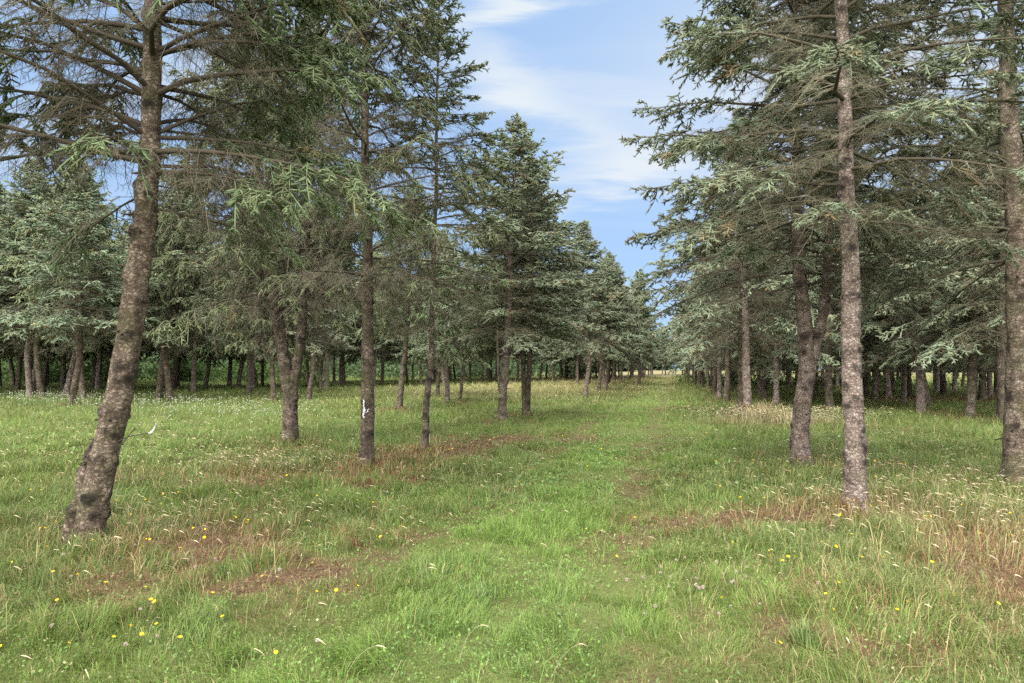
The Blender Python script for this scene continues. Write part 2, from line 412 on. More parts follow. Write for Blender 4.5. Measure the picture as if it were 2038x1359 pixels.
def hero(name, x, y, label, stems, seed, lod, style, needle, bark, group=None, knots=70, stub=30, lmaxs=.12, extra=None, **kw):
    """stems: list of dicts path, H, zb, R, r0 ..."""
    rng = np.random.default_rng(seed)
    e = link(bpy.data.objects.new(name, None)); e.location = (x, y, 0); e.empty_display_size = .3
    tag(e, label, 'tree', group)
    tm, lm, cm = MB(), MB(), MB()
    for i, s in enumerate(stems):
        ax = Axis(s['path'], s['H'], s.get('wob', .02), seed + i)
        z0 = s['path'][0][0]
        rad = trunk(tm, ax, max(z0, 0), s['H'], s['r0'], rng, s.get('sides', 36), s.get('ring', .035), knots, s.get('lumpy', .06), s.get('flare', .42) if z0 < .2 else 0, taper=s.get('taper', .85), kb=s.get('kb', .02), ks=s.get('ks', 1.1))
        if s.get('R'):
            crown(lm, cm, ax, s['zb'], s['H'], s['R'], rng, lod, style, rad, extra=s.get('extra'), live=s.get('live', 1), zdead=s.get('zdead'), wh=s.get('wh', .36), open_az=math.atan2(-y, -x) if lod < 2 else None)
        stubs(tm, ax, max(z0, .1), s.get('zb', s['H']), rad, stub, rng, lmaxs)
    t = obj('trunk', tm.mesh('trunk', [bark], True), e)
    if lm.v: obj('limb_network', lm.mesh('limb_network', [TWIG], True), e)
    if cm.v: obj('crown', cm.mesh('crown', [needle], True), e)
    return e

# --- rows beside the ride ------------------------------------------------------
A = hero('spruce_tree', -3.76, 6.04, 'large leaning spruce with thick knobbly grey trunk, nearest tree beside the meadow', [
    dict(path=[(0, .03), (.56, .115), (.97, .198), (1.28, .28), (1.58, .323), (2.0, .381), (2.41, .432), (2.84, .498), (3.57, .525), (4.43, .536), (4.89, .525)],
         H=10.0, zb=3.35, R=2.7, r0=.121, ring=.02, sides=56, lumpy=.13, flare=.30, kb=.036, ks=1.0, wob=.015, taper=.8, wh=.40,
         extra=[(3.55, 180, 2.6, 4, .024), (3.75, 172, 2.6, 22, .025), (4.0, 186, 2.7, 30, .028), (4.15, 200, 2.6, 34, .026), (4.6, 190, 2.6, 36, .024),
                (3.5, -4, 2.2, 3, .026), (3.65, 40, 2.0, 38, .020), (3.98, 10, 2.3, 20, .028), (4.4, 2, 2.2, 30, .024), (3.15, 150, 1.3, -8, .012), (3.0, 25, 1.4, -5, .012), (3.3, -20, 1.6, 0, .014), (4.7, 60, 2.2, 25, .03), (4.0, 150, 2.0, 25, .03)]),
    dict(path=[(0, -.10), (.3, -.045), (.6, .03), (.9, .125), (1.15, .21)], H=1.35, r0=.098, taper=.5, ring=.02, sides=40, flare=.15, lumpy=.14, kb=.04)],
    11, 0, HERO_STYLE_A, GREEN, BARK_BROWN, knots=120, stub=30, lmaxs=.09)
C = hero('spruce_tree', -2.34, 11.05, 'straight upright spruce with white resin smears on its lower trunk', [
    dict(path=[(0, 0), (1.02, .004), (2.23, -.005), (3.87, -.034), (5.53, -.063)], H=10.3, zb=3.1, R=2.25, r0=.115, zdead=2.6)],
    12, 1, dict(GREEN_STYLE, bare=.82, l2=.62, nl=(4, 6), ni=1), GREEN, BARK_DARK)
D = hero('spruce_tree', -1.67, 13.01, 'thin straight spruce just behind the tree with white resin smears', [
    dict(path=[(0, .003), (.91, .066), (1.87, .129), (2.83, .144), (3.6, .16), (4.76, .194), (5.74, .209)], H=9.3, zb=2.9, R=1.9, r0=.066, zdead=2.3)],
    13, 1, dict(BLUE_STYLE, bare=.8, nl=(3, 5), ni=1), GREEN, BARK_DARK, stub=36)
B = hero('spruce_tree', -4.50, 13.92, 'spruce with trunk forked low into a wide V in the meadow', [
    dict(path=[(0, 0), (.56, -.012), (.97, -.007), (1.48, -.095), (2.3, -.207), (3.12, -.371), (3.84, -.534), (4.67, -.648), (5.61, -.743)], H=9.6, zb=2.7, R=2.5, r0=.155, taper=.95, zdead=2.3),
    dict(path=[(.75, .02), (1.1, .04), (1.48, .11), (2.09, .185), (2.91, .238), (3.74, .27), (4.67, .291), (5.61, .301)], H=9.0, zb=3.0, R=1.8, r0=.11)],
    14, 1, dict(GREEN_STYLE, bare=.62, ni=1), GREEN, BARK_DARK)
Etree = hero('spruce_tree', -.27, 19.14, 'spruce with swollen knotted trunk and thin mossy side stem beside the ride', [
    dict(path=[(0, .003), (.73, .003), (1.29, .059), (2.27, .143), (3.41, .185), (6.25, .284), (8.48, .427)], H=8.6, zb=2.7, R=2.75, r0=.125, lumpy=.12, kb=.04),
    dict(path=[(.7, -.02), (1.43, -.124), (2.13, -.139), (2.84, -.139), (3.55, -.111)], H=3.9, r0=.05)],
    15, 2, dict(BLUE_STYLE, ni=2), BLUE, BARK_DARK)
F = hero('spruce_tree', .43, 21.59, 'spruce splitting near the ground into two close upright stems', [
    dict(path=[(0, -.002), (.93, -.065), (2.04, -.096), (3.64, -.095), (6.04, -.094)], H=7.4, zb=2.9, R=2.3, r0=.09),
    dict(path=[(0, 0.03), (.77, .062), (1.73, .142), (3.64, .175), (6.04, .194)], H=7.8, zb=2.7, R=2.4, r0=.10)],
    16, 2, dict(BLUE_STYLE, ni=2), BLUE, BARK_DARK)
W = hero('spruce_tree', -4.06, 24.49, 'spruce with bare dark trunk leaning in the meadow, rooted past the forked one', [
    dict(path=[(0, 0), (.84, .084), (1.92, .222), (2.88, .307), (3.91, .356)], H=8.4, zb=2.9, R=2.4, r0=.115)],
    17, 2, GREEN_STYLE, GREEN, BARK_DARK)
S = hero('spruce_tree', -2.36, 30.68, 'thin dark sapling spruce whose trunk bends in an S', [
    dict(path=[(0, 0), (.65, .106), (1.33, .127), (2.0, .216), (2.68, .327), (3.25, .371), (4.04, .369)], H=6.5, zb=3.0, R=1.7, r0=.075)],
    18, 3, GREEN_STYLE, GREEN, BARK_DARK)
R1 = hero('spruce_tree', 3.87, 7.72, 'straight pale pinkish-grey spruce, front of the dense plantation, beside rusty bare soil', [
    dict(path=[(0, 0), (.52, -.023), (1.19, -.034), (1.76, -.012), (2.33, -.019), (2.9, -.038), (3.48, -.051), (4.35, -.041), (5.22, -.055), (5.81, -.074)],
         H=10.2, zb=3.35, R=2.3, r0=.118, ring=.025, sides=48, taper=.75, flare=.40,
         extra=[(3.7, 185, 2.0, 8, .022), (4.2, 170, 1.9, 18, .022), (4.75, 185, 1.9, 20, .022), (3.95, 40, 2.2, 40, .020), (4.5, 60, 2.2, 30, .020), (3.5, 195, 2.1, 2, .016), (5.1, 178, 1.9, 14, .022)])],
    21, 0, dict(RIGHT_STYLE, ni=1), BLUE, BARK_GREY, knots=170, stub=22, lmaxs=.05)
R2 = hero('spruce_tree', 4.62, 10.94, 'crooked pinkish spruce forking at head height into two limbs', [
    dict(path=[(0, .0), (.54, -.018), (1.1, .047), (1.5, .125), (1.99, .108), (2.63, .054), (3.12, -.004), (3.85, -.025), (5.08, -.023)], H=9.8, zb=3.1, R=2.75, r0=.145, taper=.95, ring=.03, sides=44,
         extra=[(3.25, 186, 2.8, 0, .018), (3.55, 176, 3.0, 3, .020), (3.9, 192, 2.9, 8, .020), (4.4, 182, 2.7, 14, .020)]),
    dict(path=[(1.3, .10), (1.6, .16), (1.91, .236), (2.31, .347), (2.71, .434), (3.28, .484), (4.01, .48)], H=8.2, zb=3.0, R=2.0, r0=.088)],
    22, 1, RIGHT_STYLE, BLUE, BARK_GREY, knots=110, stub=20, lmaxs=.06)
R3 = hero('spruce_tree', 6.64, 8.98, 'thick dark reddish spruce trunk at the very edge of the picture', [
    dict(path=[(0, 0), (1.78, .054), (3.11, .076), (3.78, .041), (5.13, -.031), (6.5, -.036)], H=10.4, zb=3.0, R=2.3, r0=.19, ring=.03, sides=44, lumpy=.1,
         extra=[(3.3, 185, 2.6, 14, .03), (3.7, 170, 2.5, 8, .028), (4.3, 190, 2.4, 14, .03), (4.8, 165, 2.3, 20, .03)])],
    23, 1, dict(RIGHT_STYLE, e=4, ni=1), BLUE, BARK_BROWN, knots=100, stub=24)
R4 = hero('spruce_tree', 6.88, 20.01, 'mottled pale spruce with dark-blotched trunk standing in a patch of dry straw grass', [
    dict(path=[(0, 0), (1.13, -.014), (2.31, -.014), (3.49, -.044), (4.97, -.085)], H=9.2, zb=2.6, R=2.8, r0=.135)],
    24, 2, RIGHT_STYLE, BLUE, BARK_GREY, stub=20)
R4b = hero('spruce_tree', 7.58, 22.71, 'dark narrow spruce trunk pressed close behind the dark-blotched pale one', [
    dict(path=[(0, 0), (1.06, .029), (2.4, .062), (3.74, .044)], H=8.8, zb=2.5, R=2.6, r0=.12)],
    25, 2, RIGHT_STYLE, BLUE, BARK_BROWN, stub=20)
print('heroes', round(time.time() - T0, 1))

# --- white resin on the upright spruce, pale strip caught on the leaning one -------
def patch(mb, cx, z0, z1, R, a0, a1, rng, c):
    n, k = 14, 5
    z = np.linspace(z0, z1, n); w = .5 + .5 * np.abs(np.sin(np.linspace(.2, 2.9, n))) * rng.uniform(.5, 1.2, n)
    am = (a0 + a1) / 2 + np.cumsum(rng.normal(size=n) * .06)
    an = am[:, None] + (np.linspace(-1, 1, k)[None] * (a1 - a0) / 2 * w[:, None])
    rr = R + .010 * (1 - np.linspace(-1, 1, k)[None] ** 2) + .003 * rng.random((n, k))
    P = np.stack([cx + rr * np.cos(an), rr * np.sin(an), np.broadcast_to(z[:, None], an.shape)], -1)
    I = np.arange(n * k).reshape(n, k); a = I[:-1, :-1]; b = I[:-1, 1:]; d = I[1:, :-1]; e = I[1:, 1:]
    mb.add(P.reshape(-1, 3), np.concatenate([np.stack([a, b, e], -1).reshape(-1, 3), np.stack([a, e, d], -1).reshape(-1, 3)]), c)
rng = np.random.default_rng(5)
RESIN, nt, nd, lk = new_mat('white_resin')
bs = N(nt, 'ShaderNodeBsdfPrincipled'); tc = N(nt, 'ShaderNodeTexCoord'); nn = noise(nt, tc.outputs['Object'], 40, 4)
rp = ramp(nt, [(.35, (.22, .19, .19)), (.58, (.55, .53, .56))]); lk.new(nn.outputs['Fac'], rp.inputs[0]); lk.new(rp.outputs[0], bs.inputs['Base Color'])
bs.inputs['Roughness'].default_value = .45
oo = N(nt, 'ShaderNodeOutputMaterial'); lk.new(bs.outputs[0], oo.inputs[0])
mb = MB()
for (z0, z1, a0, a1) in ((.93, 1.12, -1.64, -1.40), (.82, .97, -1.86, -1.58), (.90, .97, -1.66, -1.5)):
    patch(mb, 0, z0, z1, .128, a0, a1, rng, (0, 0, 0, 1))
tag(obj('resin_streak', mb.mesh('resin_streak', [RESIN], True), C), 'white dried resin smears')
mb = MB()
tt = np.linspace(0, 1, 9)
Pc = np.stack([.62 + .07 * tt, -.12 + 0 * tt, 1.015 + .115 * tt ** 2 - .02 * tt], -1)
wd = .0055 * np.sin(np.pi * (tt * .85 + .12)) + .004
V = np.stack([Pc + np.array([-.4, .2, .9]) * wd[:, None], Pc - np.array([-.4, .2, .9]) * wd[:, None], Pc + np.array([.3, -.6, .2]) * .008], 1).reshape(-1, 3)
I = np.arange(27).reshape(9, 3); fs = []
for q, r_ in ((0, 2), (2, 1)):
    a = I[:-1, q]; b = I[:-1, r_]; d = I[1:, q]; e = I[1:, r_]
    fs += [np.stack([a, b, e], -1), np.stack([a, e, d], -1)]
mb.add(V, np.concatenate(fs), (0, 0, 0, 1))
tubes(np.array([[[.30, -.05, .93], [.45, -.1, .985], [.62, -.12, 1.013]], [[.30, -.05, .86], [.42, -.09, .97], [.50, -.11, 1.06]]]), np.full((2, 3), .005), 5, mb, (0, 0, 0, 1), mat=1)
st = obj('bark_strip', mb.mesh('bark_strip', [RESIN, TWIG]), None, (-3.76, 6.04, 0))
tag(st, 'white curled strip of peeled bark dangling on a twig beside the leaning trunk', 'bark strip')

# --- shared spruces for the woodland behind -------------------------------------
def proto(seed, lod, style, needle, bark, H, zb, R, r0, bend=.12):
    rng = np.random.default_rng(seed)
    ax = Axis([(0, 0, 0), (H * .2, rng.normal() * bend, rng.normal() * bend), (H * .5, rng.normal() * bend, rng.normal() * bend), (H, rng.normal() * bend, 0)], H, .02, seed)
    tm, lm, cm = MB(), MB(), MB()
    far = lod >= 4
    rad = trunk(tm, ax, 0, H, r0, rng, 10 if far else 18, .3 if far else .12, 0 if far else 24, .08, .3, kb=.03)
    crown(lm, cm, ax, zb, H, R, rng, lod, style, rad, wh=.40 if not far else .5, zdead=zb - .7)
    stubs(tm, ax, .2, zb, rad, 10 if far else 22, rng, .1)
    return (tm.mesh('trunk', [bark], True), lm.mesh('limb_network', [TWIG], True), cm.mesh('crown', [needle], True))
MIDB = [proto(101 + i, 3, dict(BLUE_STYLE, bare=.45), BLUE, [BARK_DARK, BARK_GREY, BARK_DARK][i], 8.8, 2.85, 2.6, .12) for i in range(3)]
MIDG = [proto(111 + i, 3, dict(GREEN_STYLE, e=2, bare=.45), GREEN, BARK_DARK, 8.8, 2.7, 2.5, .125) for i in range(2)]
PLANT = [proto(121 + i, 3, dict(RIGHT_STYLE, bare=.62), BLUE, [BARK_GREY, BARK_DARK, BARK_DARK][i], 9.2, 2.35, 2.6, .135, .06) for i in range(3)]
FARB = [proto(131 + i, 4, dict(BLUE_STYLE, bare=.35, twigs=.5), BLUE, BARK_DARK, 8.8, 2.75, 2.5, .12) for i in range(3)]
FARG = [proto(141 + i, 4, dict(GREEN_STYLE, e=0, bare=.35, twigs=.5), GREEN, BARK_DARK, 8.8, 2.5, 2.6, .12) for i in range(2)]
print('protos', round(time.time() - T0, 1))
prng = np.random.default_rng(77)
PLACED = [(-3.76, 6.04), (-2.34, 11.05), (-1.67, 13.01), (-4.5, 13.92), (-.27, 19.14), (.43, 21.59), (-4.06, 24.49), (-2.36, 30.68), (3.87, 7.72), (4.62, 10.94), (6.64, 8.98), (6.88, 20.01), (7.58, 22.71)]
def place(P, x, y, label, group=None, s=None, tilt=(0, 0), rz=None):
    e = link(bpy.data.objects.new('spruce_tree', None)); e.location = (x, y, -.03)
    e.rotation_euler = (tilt[0], tilt[1], prng.random() * 6.28 if rz is None else rz)
    e.scale = (s or prng.uniform(.88, 1.1),) * 3
    tag(e, label, 'tree', group)
    for nm, me in zip(('trunk', 'limb_network', 'crown'), P): obj(nm, me, e)
    PLACED.append((x, y)); return e
TREES = [  # x, y, kind, scale, tilt about view axis (deg), label
 (-22.6, 33.0, 'B', 1.0, -3, 'pale curved spruce trunk at the shady wood edge, brightest trunk left of the leaning giant'),
 (-23.9, 34.0, 'B', .95, 0, 'dim spruce trunk hugging the left side of the pale curved one'),
 (-17.5, 27.2, 'B', .85, 1, 'mottled short-crowned spruce standing forward of the shady wood edge in white flowers'),
 (-20.0, 32.0, 'G', 1.0, -4, 'reddish spruce trunk close beside the mottled one at the wood edge'),
 (-23.3, 35.7, 'B', 1.0, 3, 'dark spruce trunk between the pale curved and the mottled trunks'),
 (-16.5, 32.0, 'G', .95, 8, 'dark strongly leaning spruce trunk just past the leaning giant'),
 (-15.5, 31.1, 'B', .9, 0, 'slim grey upright spruce beside the strongly leaning dark trunk'),
 (-19.1, 41.0, 'G', .95, 2, 'spruce with reddish trunk half hidden under drooping green sprays in the meadow shade'),
 (-14.4, 37.5, 'G', .95, 0, 'pale spruce trunk midway between the leaning giant and the forked tree'),
 (-11.0, 31.6, 'G', 1.0, 0, 'light brown spruce trunk seen just left of the forked tree'),
 (-9.6, 32.3, 'B', 1.0, 1, 'spruce trunk showing directly behind the arms of the forked tree'),
 (-11.4, 41.0, 'B', .95, 2, 'dark slender spruce in the open meadow right of the forked tree'),
 (-3.9, 35.7, 'B', .9, 1, 'left one of the slim pair standing in the bleached meadow'),
 (-3.35, 35.0, 'B', .85, -1, 'right one of the slim pair standing in the bleached meadow'),
 (-2.73, 29.05, 'G', .85, -2, 'slim dark spruce standing just in front of the slim meadow pair'),
 (3.8, 63.9, 'B', .85, 0, 'small lone spruce at the meadow far edge, left of the swollen-base tree'),
 (3.62, 34.0, 'B', 1.0, -1, 'sturdy spruce with swollen gnarled base beside the far ride'),
 (6.5, 57.2, 'B', 1.0, 0, 'dim spruce directly behind the one with swollen gnarled base'),
 (5.3, 41.9, 'B', .95, 5, 'thin dark leaning trunk, left of a close pair beside the far ride'),
 (5.9, 43.5, 'B', 1.0, 3, 'thin dark trunk, right of a close pair beside the far ride'),
 (9.33, 29.8, 'P', 1.0, -2, 'grey spruce with a low silvery spray, edge row of the plantation'),
 (10.3, 34.0, 'P', .95, 0, 'narrow trunk tucked behind the edge spruce with low silvery spray'),
 (11.5, 38.9, 'P', 1.0, 0, 'dark straight edge-row spruce behind the silvery-sprayed one'),
 (15.2, 51.8, 'B', 1.0, 0, 'edge-row spruce farther up the ride, dark trunk'),
 (17.5, 62.1, 'B', .95, 1, 'pale lilac-grey trunk far up the plantation edge'),
 (25.0, 94.3, 'F', 1.1, 0, 'broad dark spruce closing the plantation edge at the end of the ride'),
 (21.3, 77.6, 'B', 1.0, 0, 'spruce second from the end of the plantation edge'),
 (12.7, 35.1, 'P', .95, 2, 'rear trunk of a dark pair left of the crooked forked spruce'),
 (12.0, 32.5, 'P', 1.0, 3, 'front trunk of a dark pair left of the crooked forked spruce'),
 (18.6, 49.4, 'P', .95, 0, 'thin trunk between the dark pair and the straight brown one'),
 (11.7, 30.3, 'P', 1.0, 0, 'straight brown trunk in shade left of the crooked forked spruce'),
 (20.0, 49.4, 'P', 1.0, 0, 'dark trunk against the bright field, touching the crooked spruce outline'),
 (20.6, 45.3, 'P', .95, 1, 'slender trunk framed between the crooked and the straight pale spruce'),
 (23.5, 49.4, 'P', .95, 4, 'slanting dark trunk framed between the crooked and the straight pale spruce'),
 (18.2, 35.1, 'P', 1.0, 0, 'dark trunk seen first past the straight pale spruce'),
 (17.5, 33.0, 'P', 1.0, 1, 'dark trunk seen second past the straight pale spruce'),
 (18.7, 34.0, 'P', 1.1, 0, 'stout shaded trunk with weeds at its foot, in the plantation'),
 (16.4, 28.7, 'P', .9, 0, 'thin brown trunk beside the stout weedy-footed one'),
 (20.1, 34.6, 'P', 1.0, 0, 'black-looking trunk behind the thin brown one in the plantation'),
 (13.7, 22.95, 'P', 1.0, -3, 'very dark leaning trunk in the middle of the plantation shade'),
 (16.0, 26.3, 'P', 1.0, -5, 'brown trunk crossing behind the very dark leaning one'),
 (22.9, 36.3, 'P', 1.15, 0, 'thick black trunk deep in shade behind bare needle litter'),
 (27.1, 41.9, 'P', 1.0, 2, 'dark trunk with sloping root, deep behind bare needle litter'),
 (13.9, 20.8, 'P', 1.0, -1, 'pale brown upright trunk lit in front of the dark plantation'),
 (22.0, 32.0, 'P', 1.2, 0, 'broad flared dark trunk just past the pale brown lit one'),
 (24.2, 34.6, 'P', .95, 0, 'narrow dark trunk beside the broad flared one'),
 (14.6, 20.4, 'P', 1.0, 0, 'dark spruce trunk partly hidden by the thick edge trunk'),
]
KIND = {'B': MIDB, 'G': MIDG, 'P': PLANT, 'F': FARB}
for i, (x, y, k, s, tl, lab) in enumerate(TREES):
    P = KIND[k]
    if y > 48: P = FARB if k in 'BF' else P
    a = RAD(tl)
    place(P[(i * 7 + 3) % len(P)], x, y, lab, None, s * (1.32 if x < -12 else 1), (0, a), prng.uniform(-.6, .6) if abs(tl) > 2 else None)
def clear(x, y, d):
    return all((x - a) ** 2 + (y - b) ** 2 > d * d for a, b in PLACED)
nfill = [0, 0, 0]
# plantation rows beyond the edge row
for row in range(8):
    y = 17 + (row * 1.7) % 3
    while y < 66:
        xx = 2 + .24 * y + row * 2.6 + prng.normal() * .35; yy = y + prng.normal() * .4
        y += 3.1 if yy < 60 else 4.2
        if row == 0 and yy < 40: continue
        if xx > .80 * yy + 4 or yy < 24 or not clear(xx, yy, 2.1): continue
        if row > 5 and yy > 70: continue
        P = PLANT if yy < 45 else FARB
        place(P[prng.integers(len(P))], xx, yy, 'shaded spruce in the crowded inner rows of the plantation beyond the pale edge trunks', 'spruces crowded inside the plantation'); nfill[0] += 1
# trees just outside the frame on that side shade the near plantation floor
for (x, y) in ((13.4, 18.6), (17.4, 21.6)):
    place(PLANT[int(x) % 3], x, y, 'spruce in the second row of the plantation, roofing the gap by the thick edge trunk', 'spruces roofing the near plantation'); 
# wood behind the meadow
for row in range(9):
    x = -58 + row * 1.3
    while x < 22:
        xx = x + prng.normal() * .5; yb = 36 + max(0, (xx + 24)) * 1.05 if xx < -5 else 58 + (xx + 5) * .9
        yb = min(yb, 64 + max(0, xx) * .7)
        yy = yb + row * 3.2 + prng.normal() * .8
        x += 3.2
        if xx > .24 * yy - 7.5 or xx < -.84 * yy - 2 or not clear(xx, yy, 2.2) or yy > 100: continue
        if row > 5 and prng.random() < .5: continue
        P = (MIDB if prng.random() < .7 else MIDG) if yy < 44 else (FARB if prng.random() < .65 else FARG)
        place(P[prng.integers(len(P))], xx, yy, 'spruce in the distant woodland band that closes the far side of the meadow', 'spruces closing the far side of the meadow', prng.uniform(.95, 1.3) * (1.15 if xx < -12 else 1)); nfill[1] += 1
# edge rows running away at the end of the ride
for y in np.arange(50, 122, 4.6):
    for off in ((-4.8, -7.6) if y < 66 else (-4.8, -7.6, 2.0, 4.8)):
        if off < -6 and prng.random() < .45: continue
        xx = .24 * y + off + prng.normal() * .6
        if clear(xx, y, 2.2):
            place(FARB[prng.integers(3)], xx, y, 'far spruce of the rows that run away to the vanishing end of the ride', 'spruces lining the far end of the ride', prng.uniform(.72, 1.12)); nfill[2] += 1
for (x, y) in ((24.5, 119), (27.2, 121), (29.6, 118.5), (26.0, 127), (31.5, 126), (29.0, 132)):
    place(FARB[int(x) % 3], x, y, 'hazy small spruce standing across the far end of the ride under the sky gap', 'spruces across the end of the ride', prng.uniform(.8, 1.1))
print('trees', len(PLACED), nfill, round(time.time() - T0, 1))

# ------------------------------------------------------------------ ground
G = lambda x, y, cx, cy, sx, sy: np.exp(-((x - cx) / sx) ** 2 - ((y - cy) / sy) ** 2)
def off(x, y): return x - .24 * y
def ride(x, y):                                   # the two wheel tracks
    o = off(x, y); w = .30 + .004 * y
    return np.exp(-((o + .45 + .006 * y) / w) ** 2) * .9 + np.exp(-((o + 2.35) / w) ** 2) * .5
NEAR_TREES = [p for p in PLACED if p[1] < 32]
def litter(x, y):
    d = 0
    for (a_, b_) in NEAR_TREES: d = np.maximum(d, np.exp(-(((x - a_) ** 2 + (y - b_) ** 2) / .9)))
    return d
def dirt(x, y):
    d = G(x, y, -2.0, 12.2, 1.0, .55) * 1.1 + G(x, y, -1.3, 12.8, .9, .5) * 1.1 + G(x, y, .2, 15.3, 1.6, .9) * .75 + G(x, y, -1.0, 14.1, 1.2, .8) * .75 + G(x, y, -2.4, 10.2, 1.1, .8) * .8
    d = d + G(x, y, -2.0, 5.25, .85, .5) * 1.1 + G(x, y, -2.6, 5.9, .8, .6) * .9 + G(x, y, -3.9, 9.4, 1.6, .8) * .7 + G(x, y, -1.6, 6.6, 1.1, .8) * .55
    d = d + G(x, y, 2.9, 7.35, .75, .38) * 1.2 + G(x, y, 2.3, 7.0, .7, .3) * .7 + G(x, y, 4.3, 6.3, 1.0, .7) * .65 + G(x, y, 2.8, 4.2, 1.0, .7) * .6 + G(x, y, 3.6, 5.2, 1.2, .8) * .5 + G(x, y, .2, 3.6, .9, .35) * .15
    d = d + ride(x, y) * (.34 * sstep(4, 7, y) - .20 * sstep(14, 24, y))
    d = d + G(x, y, 21, 33, 7, 2.6) * .9 + litter(x, y) * .55
    n = fbm(x * 1.1 + 3, y * 1.1, 4); n = .5 * n + .5 * fbm(x * 4.3 + 31, y * 4.3, 3); n = .5 + (n - .5) * 1.6
    return np.clip(d * (.28 + 2.0 * n) + (n - .62) * 1.2, 0, 1)
def lush(x, y):
    return np.clip(np.exp(-((off(x, y) + 1.35) / .85) ** 2) * sstep(5, 7, y) + G(x, y, .25, 5.6, 1.1, 1.5) * .9 + G(x, y, -.3, 3.9, 1.0, .9) * .8 + .35 * np.exp(-((off(x, y) - .7) / .6) ** 2) + G(x, y, -4, 18, 9, 4) * .5 + G(x, y, 3, 24, 3, 8) * .4, 0, 1)
def straw(x, y):
    s = sstep(26, 44, y) * np.exp(-((off(x, y) + 9) / 9) ** 2) * .85
    s = s + G(x, y, 5.4, 7.6, 1.9, 2.2) * .5 + G(x, y, 7.2, 19.0, 1.6, 1.3) * 1.0 + G(x, y, -4.3, 10.8, .9, .7) * .4 + G(x, y, -3.5, 6.2, 1.2, 1.0) * .25
    s = s + G(x, y, 3.4, 4.8, 1.8, 1.4) * .35 + sstep(60, 85, y) * sstep(-12, 2, off(x, y)) * .5
    return np.clip(s * (.5 + fbm(x * .5 + 40, y * .5, 3)), 0, 1)
def height(x, y):
    h = (fbm(x * .35 + 9, y * .35, 3) - .5) * .16 + (fbm(x * 2.2, y * 2.2, 3) - .5) * .06
    h = h - ride(x, y) * .05
    return h * sstep(160, 60, np.abs(y) + np.abs(x) * .6)
def grade(a, b, d0, g):
    r = [a]; d = d0
    while r[-1] < b: r.append(r[-1] + d); d *= g
    return np.array(r)
ys = np.concatenate([-grade(-1.5, 60, .6, 1.25)[::-1] , grade(1.8, 300, .10, 1.016)]); ys = np.unique(ys)
xh = grade(0, 300, .12, 1.028); xs = np.concatenate([-xh[:0:-1], xh])
X, Y = np.meshgrid(xs, ys)
Z = height(X, Y)
mb = MB(); I = np.arange(X.size).reshape(X.shape); a = I[:-1, :-1]; b = I[:-1, 1:]; d = I[1:, :-1]; e = I[1:, 1:]
c = np.stack([dirt(X, Y), lush(X, Y), straw(X, Y), np.ones_like(X)], -1)
mb.add(np.stack([X, Y, Z], -1).reshape(-1, 3), np.concatenate([np.stack([a, b, e], -1).reshape(-1, 3), np.stack([a, e, d], -1).reshape(-1, 3)]), c.reshape(-1, 4))
GM, nt, nd, lk = new_mat('meadow_soil')
tc = N(nt, 'ShaderNodeTexCoord'); at = N(nt, 'ShaderNodeAttribute', attribute_name='col'); sp = N(nt, 'ShaderNodeSeparateColor'); lk.new(at.outputs['Color'], sp.inputs[0])
n1 = noise(nt, tc.outputs['Object'], 9, 8, .7); n2 = noise(nt, tc.outputs['Object'], 45, 5, .7); n3 = noise(nt, tc.outputs['Object'], 1.1, 5, .6)
rg = ramp(nt, [(.30, (.045, .060, .020)), (.5, (.085, .110, .032)), (.72, (.14, .160, .055))]); lk.new(math_(nt, 'MULTIPLY_ADD', n2.outputs['Fac'], .5, math_(nt, 'MULTIPLY', n3.outputs['Fac'], .5)), rg.inputs[0])
rd = ramp(nt, [(.30, (.040, .027, .017)), (.5, (.098, .062, .036)), (.75, (.175, .120, .072))]); lk.new(math_(nt, 'MULTIPLY_ADD', n1.outputs['Fac'], .5, math_(nt, 'MULTIPLY', n2.outputs['Fac'], .5)), rd.inputs[0])
rs = ramp(nt, [(.3, (.13, .125, .06)), (.7, (.23, .205, .12))]); lk.new(n1.outputs['Fac'], rs.inputs[0])
cc = mixc(nt, sp.outputs[2], rg.outputs[0], rs.outputs[0]); cc = mixc(nt, math_(nt, 'MULTIPLY_ADD', sp.outputs[0], 1.0, .18, clamp=True), cc, rd.outputs[0])
bs = N(nt, 'ShaderNodeBsdfPrincipled'); bs.inputs['Roughness'].default_value = .95; bs.inputs['Specular IOR Level'].default_value = .1; lk.new(cc, bs.inputs['Base Color'])
bp = N(nt, 'ShaderNodeBump'); bp.inputs['Strength'].default_value = .8; bp.inputs['Distance'].default_value = .03; lk.new(n2.outputs['Fac'], bp.inputs['Height']); lk.new(bp.outputs[0], bs.inputs['Normal'])
oo = N(nt, 'ShaderNodeOutputMaterial'); lk.new(bs.outputs[0], oo.inputs[0])
tag(obj('ground', mb.mesh('ground', [GM], True)), 'grassy woodland floor with worn wheel tracks and bare rusty patches', None, None, 'structure')
for e_ in [o for o in COL.objects if o.name.startswith('spruce_tree')]:
    e_.location.z = float(height(np.array([e_.location.x]), np.array([e_.location.y]))[0]) - .02
st.location.z = A.location.z

